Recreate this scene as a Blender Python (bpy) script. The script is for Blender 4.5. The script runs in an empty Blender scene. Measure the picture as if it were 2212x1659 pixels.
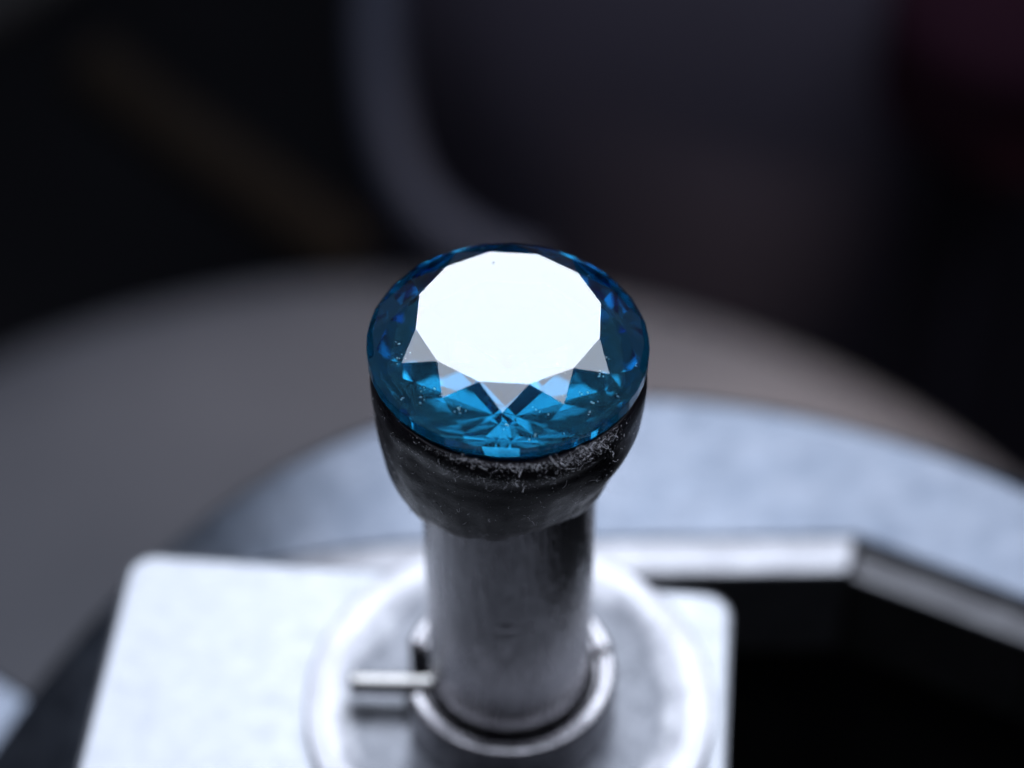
import bpy, bmesh, math, random
from mathutils import Vector, Matrix, noise

# ------------------------------------------------------------------ scene, camera, light
# one Blender unit is one centimetre; the gem's table is the origin, the dop stands along z
scene = bpy.context.scene
scene.unit_settings.system = 'METRIC'
scene.unit_settings.scale_length = 0.01
COL = scene.collection
R = math.radians

PITCH = 46.84
cam_data = bpy.data.cameras.new('camera')
cam_data.sensor_width = 36.0
cam_data.lens = 36.0 * 5000.0 / 2212.0
cam_data.clip_start = 0.1
cam_data.clip_end = 500.0
cam_data.dof.use_dof = True
cam_data.dof.focus_distance = 8.06
cam_data.dof.aperture_fstop = 0.25
cam = bpy.data.objects.new('camera', cam_data)
cam.location = (0.0108, -5.6895, 5.7210)
cam.rotation_euler = (R(90.0 - PITCH), 0, 0)
COL.objects.link(cam)
scene.camera = cam

world = bpy.data.worlds.new('World')
scene.world = world
world.use_nodes = True
wbg = world.node_tree.nodes['Background']
wbg.inputs['Color'].default_value = (0.62, 0.66, 0.86, 1)
wbg.inputs['Strength'].default_value = 0.095

def disk_lamp(name, direction, dist, radius, radiance, color, aim):
    d = Vector(direction).normalized()
    l = bpy.data.lights.new(name, 'AREA')
    l.shape = 'DISK'
    l.size = radius * 2
    l.energy = radiance * math.pi * math.pi * radius * radius
    l.color = color
    o = bpy.data.objects.new(name, l)
    o.location = d * dist
    o.rotation_euler = (-Vector(aim)).to_track_quat('-Z', 'Y').to_euler()
    COL.objects.link(o)
    return o
AIM = Vector((0.03, math.cos(R(66)), math.sin(R(66)))).normalized()
disk_lamp('lamp_diffuser', AIM, 16.0, 16.3, 5.5, (0.80, 0.87, 1.0), AIM)
disk_lamp('lamp_bulb_disc', (0.03, 0.704, 0.71), 15.0, 2.2, 9.2, (0.86, 0.93, 1.0), AIM)

# unseen fill light, added to warm and brighten the platform's right part
l = bpy.data.lights.new('added_warm_fill', 'AREA')
l.shape = 'DISK'; l.size = 1.6; l.energy = 250.0; l.color = (1.0, .84, .72); l.spread = R(46)
o = bpy.data.objects.new('added_warm_fill', l)
o.location = (9.0, 9.0, -9.0)
o.rotation_euler = (Vector((1.6, 11.6, -13.0)) - o.location).to_track_quat('-Z', 'Y').to_euler()
COL.objects.link(o)

scene.view_settings.view_transform = 'Standard'
scene.view_settings.look = 'None'
scene.view_settings.exposure = 0.0
scene.view_settings.gamma = 1.0
scene.view_settings.use_curve_mapping = False
cy = scene.cycles
cy.max_bounces = 24
cy.glossy_bounces = 16
cy.transmission_bounces = 24
cy.volume_bounces = 2
cy.caustics_reflective = True
cy.caustics_refractive = True
cy.blur_glossy = 0.0
cy.sample_clamp_indirect = 20.0
cy.use_denoising = True

# ------------------------------------------------------------------ helpers
def tag(o, label=None, cat=None, group=None, kind=None):
    if label: o['label'] = label
    if cat: o['category'] = cat
    if group: o['group'] = group
    if kind: o['kind'] = kind
    return o

def mesh_obj(name, verts, faces, mat, parent=None, smooth=True, loc=None):
    me = bpy.data.meshes.new(name)
    me.from_pydata([tuple(v) for v in verts], [], faces)
    me.validate(); me.update()
    bm = bmesh.new(); bm.from_mesh(me)
    bmesh.ops.recalc_face_normals(bm, faces=bm.faces)
    bm.to_mesh(me); bm.free()
    for p in me.polygons: p.use_smooth = smooth
    me.materials.append(mat)
    o = bpy.data.objects.new(name, me)
    COL.objects.link(o)
    if parent: o.parent = parent
    if loc: o.location = loc
    return o

def empty(name, loc=(0, 0, 0), rz=0.0):
    o = bpy.data.objects.new(name, None)
    o.empty_display_size = 0.2
    o.location = loc
    o.rotation_euler = (0, 0, rz)
    COL.objects.link(o)
    return o

def lathe(prof, n=128, closed=True, wob=None):
    """prof: list of (r,z); a closed loop of the cross-section when closed, else open (poles at r=0 allowed)"""
    V, Fc = [], []
    m = len(prof)
    for i in range(n):
        a = 2 * math.pi * i / n
        for j, (r, z) in enumerate(prof):
            v = Vector((r * math.cos(a), r * math.sin(a), z))
            if wob: v = wob(v, a, j)
            V.append(v)
    for i in range(n):
        k = (i + 1) % n
        for j in range(m if closed else m - 1):
            l = (j + 1) % m
            Fc.append((i * m + j, k * m + j, k * m + l, i * m + l))
    return V, Fc

def rounded(prof, rad, seg=4):
    """round the corners of an open (r,z) polyline"""
    out = [prof[0]]
    for a, b, c in zip(prof, prof[1:], prof[2:]):
        A, B, Cc = Vector(a), Vector(b), Vector(c)
        d1, d2 = (A - B), (Cc - B)
        t = min(rad, d1.length * .45, d2.length * .45)
        p, q = B + d1.normalized() * t, B + d2.normalized() * t
        for s in range(seg + 1):
            u = s / seg
            out.append(tuple(p * (1 - u) ** 2 + B * 2 * u * (1 - u) + q * u * u))
    out.append(prof[-1])
    return out

def weighted_bevel(o, width, seg=3, angle=30):
    b = o.modifiers.new('bevel', 'BEVEL')
    b.width = width; b.segments = seg; b.limit_method = 'ANGLE'; b.angle_limit = R(angle)
    return o

def fbm(v, s, o=4):
    return noise.fractal(Vector(v) * s, 1.0, 2.0, o)

# ------------------------------------------------------------------ materials
def new_mat(name):
    m = bpy.data.materials.new(name)
    m.use_nodes = True
    nt = m.node_tree
    return m, nt, nt.nodes['Principled BSDF'], nt.nodes['Material Output']

def node(nt, kind, **kw):
    n = nt.nodes.new(kind)
    for k, v in kw.items(): setattr(n, k, v)
    return n

def ramp(nt, src, pts):
    r = node(nt, 'ShaderNodeValToRGB')
    e = r.color_ramp.elements
    while len(e) < len(pts): e.new(0.5)
    for el, (p, c) in zip(e, pts):
        el.position = p
        el.color = (c, c, c, 1) if not isinstance(c, tuple) else (*c, 1)
    nt.links.new(src, r.inputs['Fac'])
    return r

def noise_tex(nt, scale, detail=6.0, rough=0.6, vec=None, stretch=None):
    t = node(nt, 'ShaderNodeTexCoord')
    src = t.outputs['Object']
    if stretch:
        mp = node(nt, 'ShaderNodeMapping'); mp.inputs['Scale'].default_value = stretch
        nt.links.new(src, mp.inputs['Vector']); src = mp.outputs['Vector']
    n = node(nt, 'ShaderNodeTexNoise')
    n.inputs['Scale'].default_value = scale
    n.inputs['Detail'].default_value = detail
    n.inputs['Roughness'].default_value = rough
    nt.links.new(src, n.inputs['Vector'])
    return n

def metal(name, dark, light, r0, r1, scale=6.0, bump=0.15, bscale=60.0, stretch=None, metallic=1.0):
    m, nt, b, out = new_mat(name)
    dark, light = [tuple(x * .64 for x in q) for q in (dark, light)]
    n1 = noise_tex(nt, scale, 8, .65, stretch=stretch)
    c = ramp(nt, n1.outputs['Fac'], [(0.3, dark), (0.7, light)])
    nt.links.new(c.outputs['Color'], b.inputs['Base Color'])
    n2 = noise_tex(nt, scale * 2.3, 6, .6, stretch=stretch)
    rr = ramp(nt, n2.outputs['Fac'], [(0.3, r0), (0.7, r1)])
    nt.links.new(rr.outputs['Color'], b.inputs['Roughness'])
    b.inputs['Metallic'].default_value = metallic
    n3 = noise_tex(nt, bscale, 5, .6, stretch=stretch)
    bp = node(nt, 'ShaderNodeBump')
    bp.inputs['Strength'].default_value = bump
    bp.inputs['Distance'].default_value = 0.01
    nt.links.new(n3.outputs['Fac'], bp.inputs['Height'])
    nt.links.new(bp.outputs['Normal'], b.inputs['Normal'])
    return m

def plain(name, c0, c1, rough, scale=3.0, spec=0.5, bump=0.1, bscale=20.0):
    m = metal(name, c0, c1, rough, min(1, rough + .1), scale, bump, bscale, None, 0.0)
    m.node_tree.nodes['Principled BSDF'].inputs['Specular IOR Level'].default_value = spec
    return m

MIRROR, CEM0, CEM1 = .43, .04, .09
CONTACT_Z = -0.32
def gem_material():
    m = bpy.data.materials.new('blue_topaz')
    m.use_nodes = True
    nt = m.node_tree
    nt.nodes.clear()
    out = node(nt, 'ShaderNodeOutputMaterial')
    g = node(nt, 'ShaderNodeBsdfGlass')
    g.inputs['IOR'].default_value = 1.66
    g.inputs['Roughness'].default_value = 0.0
    g.inputs['Color'].default_value = (1, 1, 1, 1)
    # below the girdle the stone is wetted by the cement: little mirror reflection is left there,
    # and the cement itself shows through as a dull mottled scatter
    tc = node(nt, 'ShaderNodeTexCoord')
    sx = node(nt, 'ShaderNodeSeparateXYZ')
    nt.links.new(tc.outputs['Object'], sx.inputs['Vector'])
    lt = node(nt, 'ShaderNodeMath', operation='LESS_THAN')
    nt.links.new(sx.outputs['Z'], lt.inputs[0]); lt.inputs[1].default_value = CONTACT_Z
    nz = noise_tex(nt, 12.0, 8, .7)
    rp = ramp(nt, nz.outputs['Fac'], [(.35, (CEM0, CEM0, CEM0)), (.65, (CEM1, CEM1, CEM1))])
    df = node(nt, 'ShaderNodeBsdfDiffuse')
    nt.links.new(rp.outputs['Color'], df.inputs['Color'])
    gl = node(nt, 'ShaderNodeBsdfGlossy'); gl.inputs['Roughness'].default_value = 0.02
    gl.inputs['Color'].default_value = (1, 1, 1, 1)
    wet = node(nt, 'ShaderNodeMixShader'); wet.inputs[0].default_value = MIRROR
    nt.links.new(df.outputs['BSDF'], wet.inputs[1]); nt.links.new(gl.outputs['BSDF'], wet.inputs[2])
    mx = node(nt, 'ShaderNodeMixShader')
    nt.links.new(lt.outputs[0], mx.inputs[0])
    nt.links.new(g.outputs['BSDF'], mx.inputs[1]); nt.links.new(wet.outputs[0], mx.inputs[2])
    nt.links.new(mx.outputs[0], out.inputs['Surface'])
    va = node(nt, 'ShaderNodeVolumeAbsorption')
    va.inputs['Color'].default_value = (0.0, 0.745, 0.905, 1)
    va.inputs['Density'].default_value = 3.3
    nt.links.new(va.outputs['Volume'], out.inputs['Volume'])
    return m

M_GEM = gem_material()
M_STEEL = metal('dull_steel', (.40, .39, .415), (.52, .51, .535), .20, .30, 14.0, .7, 46.0, (1, 1, .12))
M_PIN = metal('pin_steel', (.38, .37, .36), (.5, .49, .48), .18, .30, 9.0, .1, 60.0)
M_COLLAR = metal('collar_steel', (.20, .195, .21), (.40, .39, .41), .14, .28, 7.0, .2, 50.0)
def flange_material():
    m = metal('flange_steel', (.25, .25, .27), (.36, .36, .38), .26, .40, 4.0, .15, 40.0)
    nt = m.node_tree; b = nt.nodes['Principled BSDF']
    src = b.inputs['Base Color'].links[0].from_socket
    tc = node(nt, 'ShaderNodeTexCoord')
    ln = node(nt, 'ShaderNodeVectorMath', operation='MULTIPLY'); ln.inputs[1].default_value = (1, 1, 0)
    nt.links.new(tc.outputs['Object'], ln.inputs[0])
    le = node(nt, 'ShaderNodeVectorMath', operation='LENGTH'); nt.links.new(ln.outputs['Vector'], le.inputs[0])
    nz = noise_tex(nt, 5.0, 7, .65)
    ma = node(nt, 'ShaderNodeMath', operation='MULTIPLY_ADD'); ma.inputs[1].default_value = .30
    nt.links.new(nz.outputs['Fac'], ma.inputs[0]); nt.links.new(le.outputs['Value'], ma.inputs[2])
    # collar shade and reflection contrast painted in: dark middle, bright rim
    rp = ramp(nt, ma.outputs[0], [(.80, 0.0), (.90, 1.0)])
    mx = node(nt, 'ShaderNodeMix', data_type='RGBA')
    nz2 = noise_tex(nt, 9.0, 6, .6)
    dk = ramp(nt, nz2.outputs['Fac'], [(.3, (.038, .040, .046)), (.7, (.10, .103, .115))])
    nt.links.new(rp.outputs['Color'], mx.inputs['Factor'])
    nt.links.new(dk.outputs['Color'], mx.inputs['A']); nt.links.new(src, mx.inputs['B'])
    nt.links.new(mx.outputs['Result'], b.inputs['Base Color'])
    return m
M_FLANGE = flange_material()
M_PLATE = metal('milled_aluminium', (.29, .30, .325), (.318, .328, .352), .34, .46, 5.0, .2, 45.0)
M_CAST = metal('cast_aluminium', (.10, .118, .152), (.18, .198, .238), .26, .42, 3.0, .5, 26.0)
M_LIP = metal('lip_aluminium', (.20, .20, .215), (.30, .30, .32), .28, .42, 5.0, .3, 40.0)
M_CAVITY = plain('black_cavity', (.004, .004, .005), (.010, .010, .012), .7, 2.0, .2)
M_LAP = plain('grey_brown_disc', (.050, .050, .061), (.075, .074, .087), .55, .4, .4)
M_BENCH = plain('black_bench', (.005, .005, .0065), (.009, .009, .011), .9, .15, .05)
M_DOME = plain('dark_housing', (.021, .018, .027), (.028, .024, .036), .75, .2, .1)
M_LIT_EDGE = plain('blue_grey_lit_edge', (.017, .019, .033), (.020, .022, .038), .6, .3, .2)
M_BROWN = plain('dark_brown', (.0034, .0017, .0006), (.0042, .0021, .0008), .8, .3, .1)
M_RED = plain('dark_red', (.011, .0045, .0075), (.013, .005, .009), .9, .3, 0.0)
M_GREY = plain('dark_grey', (.008, .008, .0095), (.011, .011, .013), .7, .3, .2)

def wax_material():
    m, nt, b, out = new_mat('black_dop_wax')
    n1 = noise_tex(nt, 22.0, 8, .7)
    c = ramp(nt, n1.outputs['Fac'], [(.35, (.0025, .002, .003)), (.75, (.007, .006, .008))])
    # fine pale dust sticking to the wax in drifts
    d1 = noise_tex(nt, 240.0, 2, .5); d2 = noise_tex(nt, 7.0, 5, .6)
    dm = node(nt, 'ShaderNodeMath', operation='MULTIPLY_ADD'); dm.inputs[1].default_value = .55
    nt.links.new(d2.outputs['Fac'], dm.inputs[0]); nt.links.new(d1.outputs['Fac'], dm.inputs[2])
    dr = ramp(nt, dm.outputs[0], [(.90, 0.0), (1.0, .8)])
    mxd = node(nt, 'ShaderNodeMix', data_type='RGBA')
    nt.links.new(dr.outputs['Color'], mxd.inputs['Factor']); nt.links.new(c.outputs['Color'], mxd.inputs['A'])
    mxd.inputs['B'].default_value = (.035, .035, .04, 1)
    nt.links.new(mxd.outputs['Result'], b.inputs['Base Color'])
    n2 = noise_tex(nt, 12.0, 6, .65)
    rr = ramp(nt, n2.outputs['Fac'], [(.35, .24), (.65, .42)])
    nt.links.new(rr.outputs['Color'], b.inputs['Roughness'])
    b.inputs['IOR'].default_value = 1.42
    b.inputs['Specular IOR Level'].default_value = .11
    n3 = noise_tex(nt, 70.0, 7, .7)
    n4 = noise_tex(nt, 14.0, 4, .5)
    add = node(nt, 'ShaderNodeMath', operation='ADD')
    nt.links.new(n3.outputs['Fac'], add.inputs[0]); nt.links.new(n4.outputs['Fac'], add.inputs[1])
    bp = node(nt, 'ShaderNodeBump')
    bp.inputs['Strength'].default_value = .16
    bp.inputs['Distance'].default_value = .012
    nt.links.new(add.outputs[0], bp.inputs['Height'])
    nt.links.new(bp.outputs['Normal'], b.inputs['Normal'])
    return m
M_WAX = wax_material()

def lint_material():
    m, nt, b, out = new_mat('pale_lint')
    b.inputs['Base Color'].default_value = (.36, .36, .39, 1)
    b.inputs['Roughness'].default_value = .7
    return m
M_LINT = lint_material()

# ------------------------------------------------------------------ setting: workbench
def sheet(name, z, half, mat, n=24):
    V, Fc = [], []
    for i in range(n + 1):
        for j in range(n + 1):
            V.append(((i / n - .5) * 2 * half, (j / n - .5) * 2 * half, z))
    for i in range(n):
        for j in range(n):
            a = i * (n + 1) + j
            Fc.append((a, a + n + 1, a + n + 2, a + 1))
    return mesh_obj(name, V, Fc, mat)
tag(sheet('workbench', -22.0, 150.0, M_BENCH), kind='structure')

# ------------------------------------------------------------------ background things, far out of focus
prof = rounded([(0, -22), (8.3, -22), (8.78, -21.6), (8.95, -14.6), (8.5, -13.15), (7.6, -13.0), (0, -13.0)], 1.2, 8)
V, Fc = lathe(prof, 128, closed=False)
o = mesh_obj('round_platform', V, Fc, M_LAP, loc=(-1.245, 5.346, 0))
tag(o, 'wide round grey-brown platform, blurred, behind the pale metal ring', 'platform')

CAMLOC = Vector(cam.location)
P_ = R(PITCH)
FW, UP, RT = Vector((0, math.cos(P_), -math.sin(P_))), Vector((0, math.sin(P_), math.cos(P_))), Vector((1, 0, 0))
def at(px, py, depth):
    """world point behind a pixel of the 2212x1659 photograph at a depth along the view axis"""
    return CAMLOC + (FW + RT * ((px - 1106) / 5000) + UP * ((829.5 - py) / 5000)) * depth

def tube(pts, rad, n=14):
    V, Fc = [], []
    P = [Vector(p) for p in pts]
    for i, p in enumerate(P):
        t = (P[min(i + 1, len(P) - 1)] - P[max(i - 1, 0)]).normalized()
        u = t.cross(Vector((.31, .2, .93))).normalized(); w = t.cross(u)
        r = rad[i] if isinstance(rad, (list, tuple)) else rad
        for k in range(n):
            a = 2 * math.pi * k / n
            V.append(p + (u * math.cos(a) + w * math.sin(a)) * r)
    for i in range(len(P) - 1):
        for k in range(n):
            l = (k + 1) % n
            Fc.append((i * n + k, i * n + l, (i + 1) * n + l, (i + 1) * n + k))
    Fc.append(tuple(range(n))[::-1]); Fc.append(tuple((len(P) - 1) * n + k for k in range(n)))
    return V, Fc

def smooth_path(ctrl, sub=8):
    out = []
    C = [Vector(c) for c in ctrl]
    C = [C[0] * 2 - C[1]] + C + [C[-1] * 2 - C[-2]]
    for i in range(1, len(C) - 2):
        p0, p1, p2, p3 = C[i - 1:i + 3]
        for s in range(sub):
            t = s / sub
            out.append(.5 * ((2 * p1) + (p2 - p0) * t + (2 * p0 - 5 * p1 + 4 * p2 - p3) * t * t + (3 * p1 - p0 - 3 * p2 + p3) * t ** 3))
    out.append(C[-2])
    return out

# domed housing standing on the bench
DEPTH_D = 31.0
c = at(1650, -50, DEPTH_D)
prof = [(5.3 * math.sin(a), 5.3 * math.cos(a)) for a in [math.pi * .5 * k / 16 for k in range(17)]]
prof = prof + [(5.3, -22 - c.z)]
V, Fc = lathe(prof, 96, closed=False)
o = mesh_obj('domed_housing', V, Fc, M_DOME, loc=c)
tag(o, 'dark rounded housing, blurred, in the upper right background', 'housing')

pts = [at(x, y, 26.0) for x, y in [(840, -160), (815, 0), (818, 150), (840, 290), (880, 400), (945, 480), (1040, 545), (1160, 590)]]
V, Fc = tube(smooth_path(pts), .25)
o = mesh_obj('housing_lit_edge', V, Fc, M_LIT_EDGE)  # added band for the housing's rim highlight, brightness put into its colour
tag(o, 'blue-grey curved band, blurred, standing in for the lit edge of the dark housing', 'edge band')

pts = [at(x, y, 29.0) for x, y in [(180, 130), (330, 250), (500, 370), (640, 470), (760, 560)]]
V, Fc = tube(smooth_path(pts), .42)
o = mesh_obj('brown_bar', V, Fc, M_BROWN)
tag(o, 'dark brown slanting bar, blurred, in the upper left background', 'bar')

c = at(2200, 110, 24.5)
o = empty('red_knob', (c.x, c.y, -22))
prof = rounded([(0, 1.1), (.95, 1.1), (1.45, .7), (1.45, -.6), (1.0, -1.1), (0, -1.1)], .2)
V, Fc = lathe([(r, z + c.z + 22) for r, z in prof], 48, closed=False)
mesh_obj('grip', V, Fc, M_RED, o)
V, Fc = lathe(rounded([(.12, c.z + 20.9), (.12, .4), (.9, .3), (.9, 0)], .1), 32, closed=False)
mesh_obj('stem', V, Fc, M_DOME, o)
tag(o, 'dark red knob, blurred, at the upper right corner', 'knob')

pts = [at(x, y, 31.0) for x, y in [(-160, 70), (-40, 20), (70, -40), (200, -120)]]
V, Fc = tube(smooth_path(pts), .35)
o = mesh_obj('grey_bar', V, Fc, M_GREY)
tag(o, 'grey bar, blurred, crossing the upper left corner', 'bar')

# ------------------------------------------------------------------ cast ring with a many-sided opening
ZR = -3.0
ring = empty('cast_ring', (0.44, -1.34, ZR))
RC = Vector((0.44, -1.34))
hole = [(-1.72, -1.2), (-1.62, .55), (-1.32, 1.20), (1.63, 1.22), (2.45, .80), (3.0, .3), (3.45, -1.2), (3.0, -2.8), (1.6, -3.9), (-.2, -3.9), (-1.5, -2.8)]
hole = [Vector(h) - RC for h in hole]
def scaled(pts, off):
    """offset a convex loop outward by off"""
    n = len(pts); out = []
    for i in range(n):
        p, q, s = pts[i - 1], pts[i], pts[(i + 1) % n]
        d1, d2 = (q - p).normalized(), (s - q).normalized()
        n1, n2 = Vector((-d1.y, d1.x)), Vector((-d2.y, d2.x))
        m = (n1 + n2).normalized()
        out.append(q + m * (off / max(.3, m.dot(n1))))
    return out
def loop_dense(pts, k):
    out = []
    for i in range(len(pts)):
        a, b = pts[i], pts[(i + 1) % len(pts)]
        for s in range(k): out.append(a.lerp(b, s / k))
    return out
def strip_between(loops):
    V, Fc = [], []
    n = len(loops[0][0])
    for pts, z in loops:
        V += [Vector((p.x, p.y, z)) for p in pts]
    L = len(loops)
    for j in range(L - 1):
        for i in range(n):
            k = (i + 1) % n
            Fc.append((j * n + i, j * n + k, (j + 1) * n + k, (j + 1) * n + i))
    return V, Fc
# make sure offsets go outward
_t = scaled(hole, .1)
SG = 1 if sum(p.length for p in _t) > sum(p.length for p in hole) else -1
def off(o_, k=16): return loop_dense(scaled(hole, SG * o_), k)
def circ_for(pts, r): return [p.normalized() * r for p in pts]
inner = off(.245)
outer = circ_for(inner, 3.78)
loops = [(inner, -.5), (inner, -.012), (off(.255), 0.0)]
for t in (.1, .2, .3, .4, .5, .6, .7, .8, .9): loops.append(([a.lerp(b, t) for a, b in zip(inner, outer)], 0.0))
loops += [(circ_for(inner, 3.72), 0.0), (circ_for(inner, 3.77), -.02), (outer, -.07), (circ_for(inner, 3.78), -.9), (circ_for(inner, 3.5), -.9)]
V, Fc = strip_between(loops)
def droop(V):
    out = []
    for v in V:
        d = max(0.0, -.65 - v.x)
        out.append(Vector((v.x, v.y, v.z - .16 * d * d)))
    return out
V = droop(V)
o = mesh_obj('ring_body', V, Fc, M_CAST, ring, smooth=False)
weighted_bevel(o, .01)
M_LIP_SHADED = metal('shaded_lip_aluminium', (.10, .098, .105), (.17, .168, .178), .30, .45, 5.0, .3, 40.0)  # darker copy of the lip metal, shade of the tilted bars put into colour
oh, ih = scaled(hole, SG * .215), hole
for i in range(len(hole)):
    k = (i + 1) % len(hole)
    A_, B_, C_, D_ = ih[i], ih[k], oh[k], oh[i]
    if (B_ - A_).length < .3: continue
    cen = (A_ + B_ + C_ + D_) / 4
    sh = lambda p, f: cen + (p - cen) * f
    q = [sh(p, .997) for p in (A_, B_, C_, D_)]
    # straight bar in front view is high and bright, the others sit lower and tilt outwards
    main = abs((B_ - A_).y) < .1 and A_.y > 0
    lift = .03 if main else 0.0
    nlen = max(2, int((B_ - A_).length / .08)); V, Fc = [], []
    for t in range(nlen + 1):
        u = t / nlen
        pi_, po_ = q[0].lerp(q[1], u), q[3].lerp(q[2], u)
        for p, z in ((pi_, -.6), (pi_, lift), (po_, lift - (0 if main else .05)), (po_, -.5)):
            V.append(Vector((p.x, p.y, z)))
    for t in range(nlen):
        for j in range(4):
            l = (j + 1) % 4
            Fc.append((t * 4 + j, t * 4 + 4 + j, t * 4 + 4 + l, t * 4 + l))
    Fc.append((0, 1, 2, 3)); Fc.append(tuple(nlen * 4 + j for j in (3, 2, 1, 0)))
    V = droop(V)
    o = mesh_obj('lip_bar', V, Fc, M_LIP if main else M_LIP_SHADED, ring, smooth=False)
    weighted_bevel(o, .022, 3, 40)
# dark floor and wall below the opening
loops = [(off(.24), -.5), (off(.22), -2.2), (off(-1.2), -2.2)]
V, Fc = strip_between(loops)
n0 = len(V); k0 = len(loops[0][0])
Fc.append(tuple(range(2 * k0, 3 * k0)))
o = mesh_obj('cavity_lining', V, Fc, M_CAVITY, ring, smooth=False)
ring.rotation_euler = (0, R(-.6), 0)
tag(ring, 'pale cast metal ring with a many-sided opening round the dark cavity', 'metal ring')

def rounded_rect(x0, x1, y0, y1, r, seg=8):
    out = []
    for cx, cy_, a0 in ((x1 - r, y1 - r, 0), (x0 + r, y1 - r, 90), (x0 + r, y0 + r, 180), (x1 - r, y0 + r, 270)):
        for s in range(seg + 1):
            a = R(a0 + 90 * s / seg)
            out.append(Vector((cx + r * math.cos(a), cy_ + r * math.sin(a))))
    return out
# pale block whose corner shows at the lower left
c = at(20, 1650, 11.6)
B0 = rounded_rect(-.75, .42, -1.5, .38, .15)
B1 = rounded_rect(-.70, .37, -1.45, .33, .12)
V, Fc = strip_between([(B0, -.8), (B0, -.06), (B1, 0.0)])
k0 = len(B0); Fc.append(tuple(range(2 * k0, 3 * k0))); Fc.append(tuple(range(k0))[::-1])
o = mesh_obj('pale_block', V, Fc, M_CAST, smooth=False, loc=c)
o.rotation_euler = (0, 0, R(-35))
tag(o, 'pale metal block corner, blurred, at the lower left edge', 'block')

# ------------------------------------------------------------------ mounting plate
ZP = -2.345
YAW = R(-5.0)
def plate_loops():
    A = rounded_rect(-1.765, .93, -2.6, .70, .13)
    def shrink(d):
        return rounded_rect(-1.765 + d, .93 - d, -2.6 + d, .70 - d, max(.02, .13 - d))
    return [(A, -.45), (A, -.03), (shrink(.009), -.009), (shrink(.03), 0.0)]
L = plate_loops()
V, Fc = strip_between(L)
k0 = len(L[0][0])
Fc.append(tuple(range(3 * k0, 4 * k0))); Fc.append(tuple(range(k0))[::-1])
plate = mesh_obj('mounting_plate', V, Fc, M_PLATE, smooth=False, loc=(0, 0, ZP))
plate.rotation_euler = (0, 0, YAW)
tag(plate, 'bright bare aluminium plate with rounded corners under the round flange', 'plate')

# ------------------------------------------------------------------ dop holder: flange and slotted collar
holder = empty('dop_holder', (0, 0, ZP))
tag(holder, 'slotted steel collar on a round flange gripping the dop', 'holder')
def wobble(amp, s):
    return lambda v, a, j: v + Vector((0, 0, 1)) * (fbm(v, s, 3) * amp)
prof = rounded([(.34, .004), (.858, .004), (.858, .072), (.76, .074), (.69, .058), (.60, .046), (.47, .043), (.34, .043)], .012, 3)
V, Fc = lathe(prof, 160, closed=True, wob=lambda v, a, j: v)
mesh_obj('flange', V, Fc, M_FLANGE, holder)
# collar: annulus with slots cut at the left (wide, for the pin) and right (narrow)
def collar_mesh():
    V, Fc = [], []
    ri, ro, zb, zt = .350, .44, .045, .305
    def seg(a0, a1):
        n = max(6, int((a1 - a0) / R(3)))
        sec = [(ri, zb), (ro, zb), (ro, zt - .02), (ro - .008, zt - .006), (ro - .02, zt), (ri + .034, zt), (ri + .031, zt - .018), (ri + .006, zt - .022), (ri, zt - .03)]
        b = len(V); m = len(sec)
        for i in range(n + 1):
            a = a0 + (a1 - a0) * i / n
            for r, z in sec: V.append((r * math.cos(a), r * math.sin(a), z))
        for i in range(n):
            for j in range(m):
                l = (j + 1) % m
                Fc.append((b + i * m + j, b + (i + 1) * m + j, b + (i + 1) * m + l, b + i * m + l))
        Fc.append(tuple(b + j for j in range(m))); Fc.append(tuple(b + n * m + j for j in range(m))[::-1])
    seg(R(13), R(163)); seg(R(200), R(368))
    return V, Fc
V, Fc = collar_mesh()
o = mesh_obj('collar', V, Fc, M_COLLAR, holder, smooth=False)
weighted_bevel(o, .006, 2, 40)
# ------------------------------------------------------------------ dop
dop = empty('dop', (0, 0, -2.55), R(-1.5))
tag(dop, 'plain steel dop stick carrying the gem on black wax', 'dop')
def dop_wob(v, a, j):
    w = fbm((v.x * 1.0, v.y * 1.0, v.z * .6), 6.0, 4) * .0016
    # a dent with a raised lip a little below the wax, on the camera's side
    dz, da = v.z - 1.185, (a - R(269)) * .33
    d2 = (dz / .012) ** 2 + (da / .028) ** 2
    w += .006 * math.exp(-d2) - .004 * math.exp(-(((dz + .022) / .012) ** 2 + (da / .036) ** 2))
    rr = math.hypot(v.x, v.y)
    return Vector((v.x * (1 + w / rr), v.y * (1 + w / rr), v.z))
zs = [1.80 - i * .012 for i in range(150)]
prof = [(.20, 1.82), (.32, 1.82)] + [(.33, z) for z in zs] + [(.20, .0)]
V, Fc = lathe(prof, 240, closed=True, wob=lambda v, a, j: dop_wob(v, a, j))
mesh_obj('shaft', V, Fc, M_STEEL, dop)
prof = rounded([(0, -.33), (.040, -.33), (.045, -.326), (.045, .345), (.038, .355), (.0, .355)], .006, 3)
V, Fc = lathe(prof, 32, closed=False)
Rp = Matrix.Rotation(R(-90), 3, 'Y')
V = [Rp @ v + Vector((-.31, 0, .36)) for v in V]
mesh_obj('pin', V, Fc, M_PIN, dop)

# ------------------------------------------------------------------ wax
def interp(tab, x):
    for (x0, y0), (x1, y1) in zip(tab, tab[1:]):
        if x <= x1: 
            t = (x - x0) / (x1 - x0); t = max(0, min(1, t))
            return y0 + (y1 - y0) * t
    return tab[-1][1]
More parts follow.
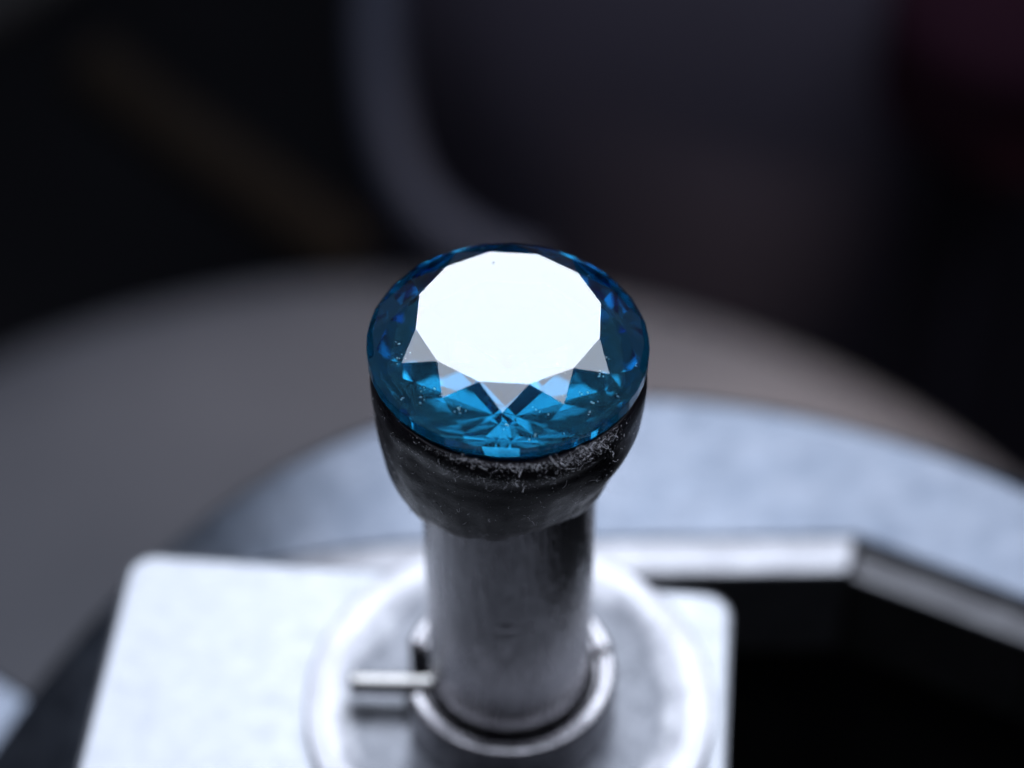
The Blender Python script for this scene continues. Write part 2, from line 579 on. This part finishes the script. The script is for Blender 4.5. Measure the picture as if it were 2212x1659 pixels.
# bottom of the wax by azimuth (deg, 0 = +x, 270 = camera side)
ZB = [(0, -.85), (40, -.92), (90, -.98), (140, -1.0), (180, -.96), (215, -.90), (240, -.82), (262, -.815), (290, -.765), (320, -.80), (360, -.85)]
PR = [(0.0, .478), (.03, .487), (.10, .493), (.22, .492), (.38, .484), (.52, .470), (.66, .455), (.78, .436), (.88, .406), (.95, .366), (1.0, .326)]
def smooth_tab(tab, x, h):
    return (interp(tab, x - h) + interp(tab, x) * 2 + interp(tab, x + h)) / 4
def wax_mesh():
    V, Fc = [], []
    n, mo, mi = 260, 70, 26
    m = mo + mi
    for i in range(n):
        th = 360 * i / n; a = R(th)
        zb = smooth_tab(ZB, th, 12) if 12 < th < 348 else -.85
        zb += .030 * fbm((math.cos(a), math.sin(a), .3), 3.2, 4)
        zt = -.202 + .012 * fbm((math.cos(a), math.sin(a), 0), 1.7, 3) 
        front = max(0, math.cos(a - R(272))) ** 2
        right = max(0, math.cos(a))
        ca, sa = math.cos(a), math.sin(a)
        # inner cup wall up from the centre, then over the lip and down the outside
        for j in range(mi):
            t = j / (mi - 1)
            r = .006 + (.472 - .006) * t
            z = -.690 + (-.214 + .690) * t
            V.append(Vector((r * ca, r * sa, z)))
        for j in range(mo):
            t = j / (mo - 1)
            tt = t ** 1.15
            r = smooth_tab(PR, tt, .03) if .03 < tt < .97 else interp(PR, tt)
            r += front * .048 * (1 - tt) ** 1.5
            r -= right * .045 * math.exp(-((tt - .74) / .2) ** 2)
            z = zt + (zb - zt) * tt + front * .022 * math.exp(-((tt - .03) / .06) ** 2)
            p = Vector((r * ca, r * sa, z))
            d = fbm(p, 2.6, 2) * .014 + fbm(p, 8.0, 2) * .002
            d *= min(1, t * 6) * min(1, (1 - t) * 10 + .35)
            # a soft fold running below the lip
            d += .005 * math.exp(-((tt - .10) / .06) ** 2) * (.4 + .6 * front) - .003 * math.exp(-((tt - .2) / .05) ** 2) * front
            p += Vector((ca, sa, 0)) * d
            V.append(p)
    for i in range(n):
        k = (i + 1) % n
        for j in range(m - 1):
            Fc.append((i * m + j, k * m + j, k * m + j + 1, i * m + j + 1))
    Fc.append(tuple(i * m for i in range(n)))
    return V, Fc
V, Fc = wax_mesh()
wax = mesh_obj('dop_wax', V, Fc, M_WAX)
WAXV = V
tag(wax, 'lumpy black wax cup holding the gem on the dop', 'wax')

# pale adhesive lining the cup under the stone
M_GLUE = plain('cloudy_adhesive', (.16, .17, .18), (.34, .35, .36), .6, 14.0, .3, .3, 60.0)
V, Fc = [], []
n, m = 120, 24
for i in range(n):
    a = 2 * math.pi * i / n
    for j in range(m):
        t = j / (m - 1)
        r = .004 + .456 * t
        z = -.680 + (-.224 + .680) * t + .003 * fbm((r * math.cos(a), r * math.sin(a), t), 9.0, 3)
        V.append((r * math.cos(a), r * math.sin(a), z))
for i in range(n):
    k = (i + 1) % n
    for j in range(m - 1): Fc.append((i * m + j, k * m + j, k * m + j + 1, i * m + j + 1))
Fc.append(tuple(i * m for i in range(n)))
mesh_obj('adhesive_layer', V, Fc, M_GLUE, wax)

# lint and dust caught on the wax, mostly on the lip facing the camera
rnd = random.Random(7)
LV, LF = [], []
mo_, mi_, n_ = 70, 26, 260
def wax_point(th, tt):
    i = int(th / 360 * n_) % n_; j = mi_ + max(0, min(mo_ - 1, int(tt * (mo_ - 1))))
    p = WAXV[i * (mi_ + mo_) + j]
    i2 = (i + 2) % n_; j2 = min(mi_ + mo_ - 1, j + 2); j1 = max(mi_, j - 2)
    u = WAXV[i2 * (mi_ + mo_) + j] - p; w = WAXV[i * (mi_ + mo_) + j2] - WAXV[i * (mi_ + mo_) + j1]
    nn = u.cross(w).normalized()
    if nn.dot(Vector((p.x, p.y, .15))) < 0: nn = -nn
    return p, nn, u.normalized(), w.normalized()
def add_fibre(pts, r):
    b = len(LV)
    for i, p in enumerate(pts):
        t = (pts[min(i + 1, len(pts) - 1)] - pts[max(0, i - 1)]).normalized()
        u = t.cross(Vector((.3, .5, .8))).normalized(); w = t.cross(u)
        for k in range(3):
            a = 2.094 * k
            LV.append(p + (u * math.cos(a) + w * math.sin(a)) * r)
    for i in range(len(pts) - 1):
        for k in range(3):
            l = (k + 1) % 3
            LF.append((b + i * 3 + k, b + i * 3 + l, b + i * 3 + 3 + l, b + i * 3 + 3 + k))
def lint_spot():
    u = rnd.random()
    if u < .35:   # lip, a matted clump right of centre
        th = rnd.gauss(300, 9); tt = abs(rnd.gauss(.03, .05)) + .02
    elif u < .55:
        th = rnd.gauss(268, 16); tt = abs(rnd.gauss(.02, .03)) + .01
    elif u < .70: # second row further down the lip
        th = rnd.gauss(268, 17); tt = rnd.gauss(.17, .035)
    else:
        th = rnd.uniform(195, 345); tt = rnd.uniform(.05, .98)
    return th, min(.99, max(.01, tt))
for _ in range(330):
    th, tt = lint_spot()
    p, nn, u, w = wax_point(th, tt)
    p = p + u * rnd.uniform(-.006, .006) + w * rnd.uniform(-.006, .006)
    L_ = rnd.choice([.008, .012, .018, .03, .05]); k = rnd.randint(5, 9)
    d = (u * rnd.uniform(-1, 1) + w * rnd.uniform(-.7, .7)).normalized()
    q = p + nn * .002; pts = []
    for i in range(k):
        pts.append(q.copy())
        d = (d + Vector((rnd.uniform(-1, 1), rnd.uniform(-1, 1), rnd.uniform(-1, 1))) * .8 + nn * rnd.uniform(-.12, .22)).normalized()
        q = q + d * (L_ / k)
    add_fibre(pts, rnd.uniform(.0004, .0008))
for _ in range(1500):
    th, tt = lint_spot()
    p, nn, u, w = wax_point(th, tt)
    p = p + u * rnd.uniform(-.006, .006) + w * rnd.uniform(-.006, .006)
    r = rnd.uniform(.0005, .0015); b = len(LV)
    p = p + nn * r * .6
    for d in (u, w, -u * .8 + nn * .4, -w * .7 - nn * .3, nn): LV.append(p + d * r * rnd.uniform(.6, 1.6))
    LF.extend([(b, b + 1, b + 4), (b + 1, b + 2, b + 4), (b + 2, b + 3, b + 4), (b + 3, b, b + 4), (b, b + 3, b + 2, b + 1)])
lint = mesh_obj('lint', LV, LF, M_LINT, wax, smooth=False)
tag(lint, kind='stuff')

# ------------------------------------------------------------------ gem
N_MAIN, A_MAIN, A_BREAK, ROT_MAIN = 9, 38.0, 42.0, 20.0
def gem_mesh():
    """the stone is cut like a real one: facet planes taken off a rough blank, one after another"""
    zg = -.184
    def pt(r, deg, z):
        a = R(deg); return Vector((r * math.cos(a), r * math.sin(a), z))
    planes = [(Vector((0, 0, 0)), Vector((0, 0, 1)))]
    def three(p, q, r):
        n_ = (q - p).cross(r - p).normalized()
        if n_.dot(p - Vector((0, 0, -.2))) < 0: n_ = -n_
        planes.append((p, n_))
    rb = .479
    for i in range(12):
        A0, B0, A1 = -105 + 30 * i, -90 + 30 * i, -75 + 30 * i
        T0, T1 = pt(.3303, A0, 0), pt(.3303, A1, 0)
        S, S1 = pt(.4137, B0, -.0478), pt(.4137, B0 + 30, -.0478)
        G0, G1 = pt(rb, A0, -.687 * (rb - .3303)), pt(rb, A1, -.687 * (rb - .3303))
        Mm = pt(rb, B0, -.0478 - .86 * (rb - .4137))
        three(T0, T1, S); three(T1, S, S1)
        three(S, G0, Mm); three(S, Mm, G1)
        three(G0, Mm, pt(.5, A0 + 7.5, -.137)); three(Mm, G1, pt(.5, B0 + 7.5, -.137))
    for i in range(48):                                   # girdle
        d = pt(1, -90 + 7.5 * i + 3.75, 0); planes.append((d * .4985, d))
    for i in range(N_MAIN):                               # pavilion mains meeting at the culet
        d = pt(1, -90 + ROT_MAIN + 360 / N_MAIN * i, 0)
        al = R(A_MAIN); planes.append((d * .5 + Vector((0, 0, zg)), d * math.sin(al) - Vector((0, 0, math.cos(al)))))
    for i in range(24):                                   # steeper break facets along the girdle
        d = pt(1, -90 + 7.5 + 15 * i, 0)
        al = R(A_BREAK); planes.append((d * .492 + Vector((0, 0, zg)), d * math.sin(al) - Vector((0, 0, math.cos(al)))))
    bm = bmesh.new()
    bmesh.ops.create_cube(bm, size=2.0)
    for co, no in planes:
        g_ = bm.verts[:] + bm.edges[:] + bm.faces[:]
        res = bmesh.ops.bisect_plane(bm, geom=g_, dist=1e-6, plane_co=co, plane_no=no, clear_outer=True)
        ed = [e for e in bm.edges if e.is_boundary]
        if ed: bmesh.ops.contextual_create(bm, geom=ed)
    bmesh.ops.remove_doubles(bm, verts=bm.verts, dist=2e-4)
    bmesh.ops.recalc_face_normals(bm, faces=bm.faces)
    return bm
me = bpy.data.meshes.new('blue_gemstone')
bm = gem_mesh()
bm.to_mesh(me); bm.free()
me.materials.append(M_GEM)
gem = bpy.data.objects.new('blue_gemstone', me)
COL.objects.link(gem)
gem.rotation_euler = (0, R(1.22), R(-2.95))
tag(gem, 'round faceted blue gemstone with a twelve-sided table reflecting white light', 'gemstone')

# tiny bubbles and needles inside the stone
def inclusion_material():
    m = bpy.data.materials.new('gem_bubble')
    m.use_nodes = True
    nt = m.node_tree
    nt.nodes.clear()
    out = node(nt, 'ShaderNodeOutputMaterial')
    g = node(nt, 'ShaderNodeBsdfDiffuse')
    g.inputs['Color'].default_value = (.75, .78, .8, 1)
    nt.links.new(g.outputs['BSDF'], out.inputs['Surface'])
    return m
M_BUB = inclusion_material()
bm = bmesh.new()
rnd = random.Random(21)
for c in range(34):
    if c < 22:                       # scattered just under the crown
        a = R(rnd.choice([rnd.uniform(190, 350), rnd.uniform(0, 360)])); r = rnd.uniform(.36, .455)
        z = -.03 - .687 * max(0, r - .33) - rnd.uniform(.012, .06)
    else:
        a = R(rnd.uniform(200, 340)); r = rnd.uniform(.12, .40); z = -.08 - rnd.uniform(.0, .10)
    base = Vector((r * math.cos(a), r * math.sin(a), z))
    for k in range(rnd.choice([1, 1, 2, 3])):
        p = base + Vector((rnd.uniform(-1, 1), rnd.uniform(-1, 1), rnd.uniform(-.3, .3))) * .012
        s_ = rnd.uniform(.0010, .0032)
        mt = Matrix.Translation(p) @ Matrix.Rotation(rnd.uniform(0, 6.28), 4, 'Z') @ Matrix.Rotation(rnd.uniform(0, 3), 4, 'X') @ Matrix.Diagonal((s_ * rnd.uniform(.8, 2.2), s_, s_, 1))
        bmesh.ops.create_icosphere(bm, subdivisions=2, radius=1.0, matrix=mt)
me = bpy.data.meshes.new('inclusions')
bm.to_mesh(me); bm.free()
for p in me.polygons: p.use_smooth = True
me.materials.append(M_BUB)
inc = bpy.data.objects.new('inclusions', me)
COL.objects.link(inc)
inc.parent = gem
tag(inc, kind='stuff')

# a speck of dust on the table and a few on the crown
DV, DF = [], []
rnd = random.Random(5)
spots = [(-.068, .262, .0)] + [(rnd.uniform(-.25, .25), rnd.uniform(-.25, .25), 0.0) for _ in range(5)]
for k, (x, y, z) in enumerate(spots):
    r = .0075 if k == 0 else rnd.uniform(.0010, .0018)
    b = len(DV)
    for i in range(7):
        a = 6.283 * i / 7; q = r * rnd.uniform(.6, 1.1)
        DV.append((x + q * math.cos(a) * .7, y + q * math.sin(a), z + .0006))
    DV.append((x, y, z + r * .25))
    for i in range(7): DF.append((b + i, b + (i + 1) % 7, b + 7))
    DF.append(tuple(b + i for i in range(7))[::-1])
dust = mesh_obj('dust', DV, DF, M_LINT, gem, smooth=True)
tag(dust, kind='stuff')
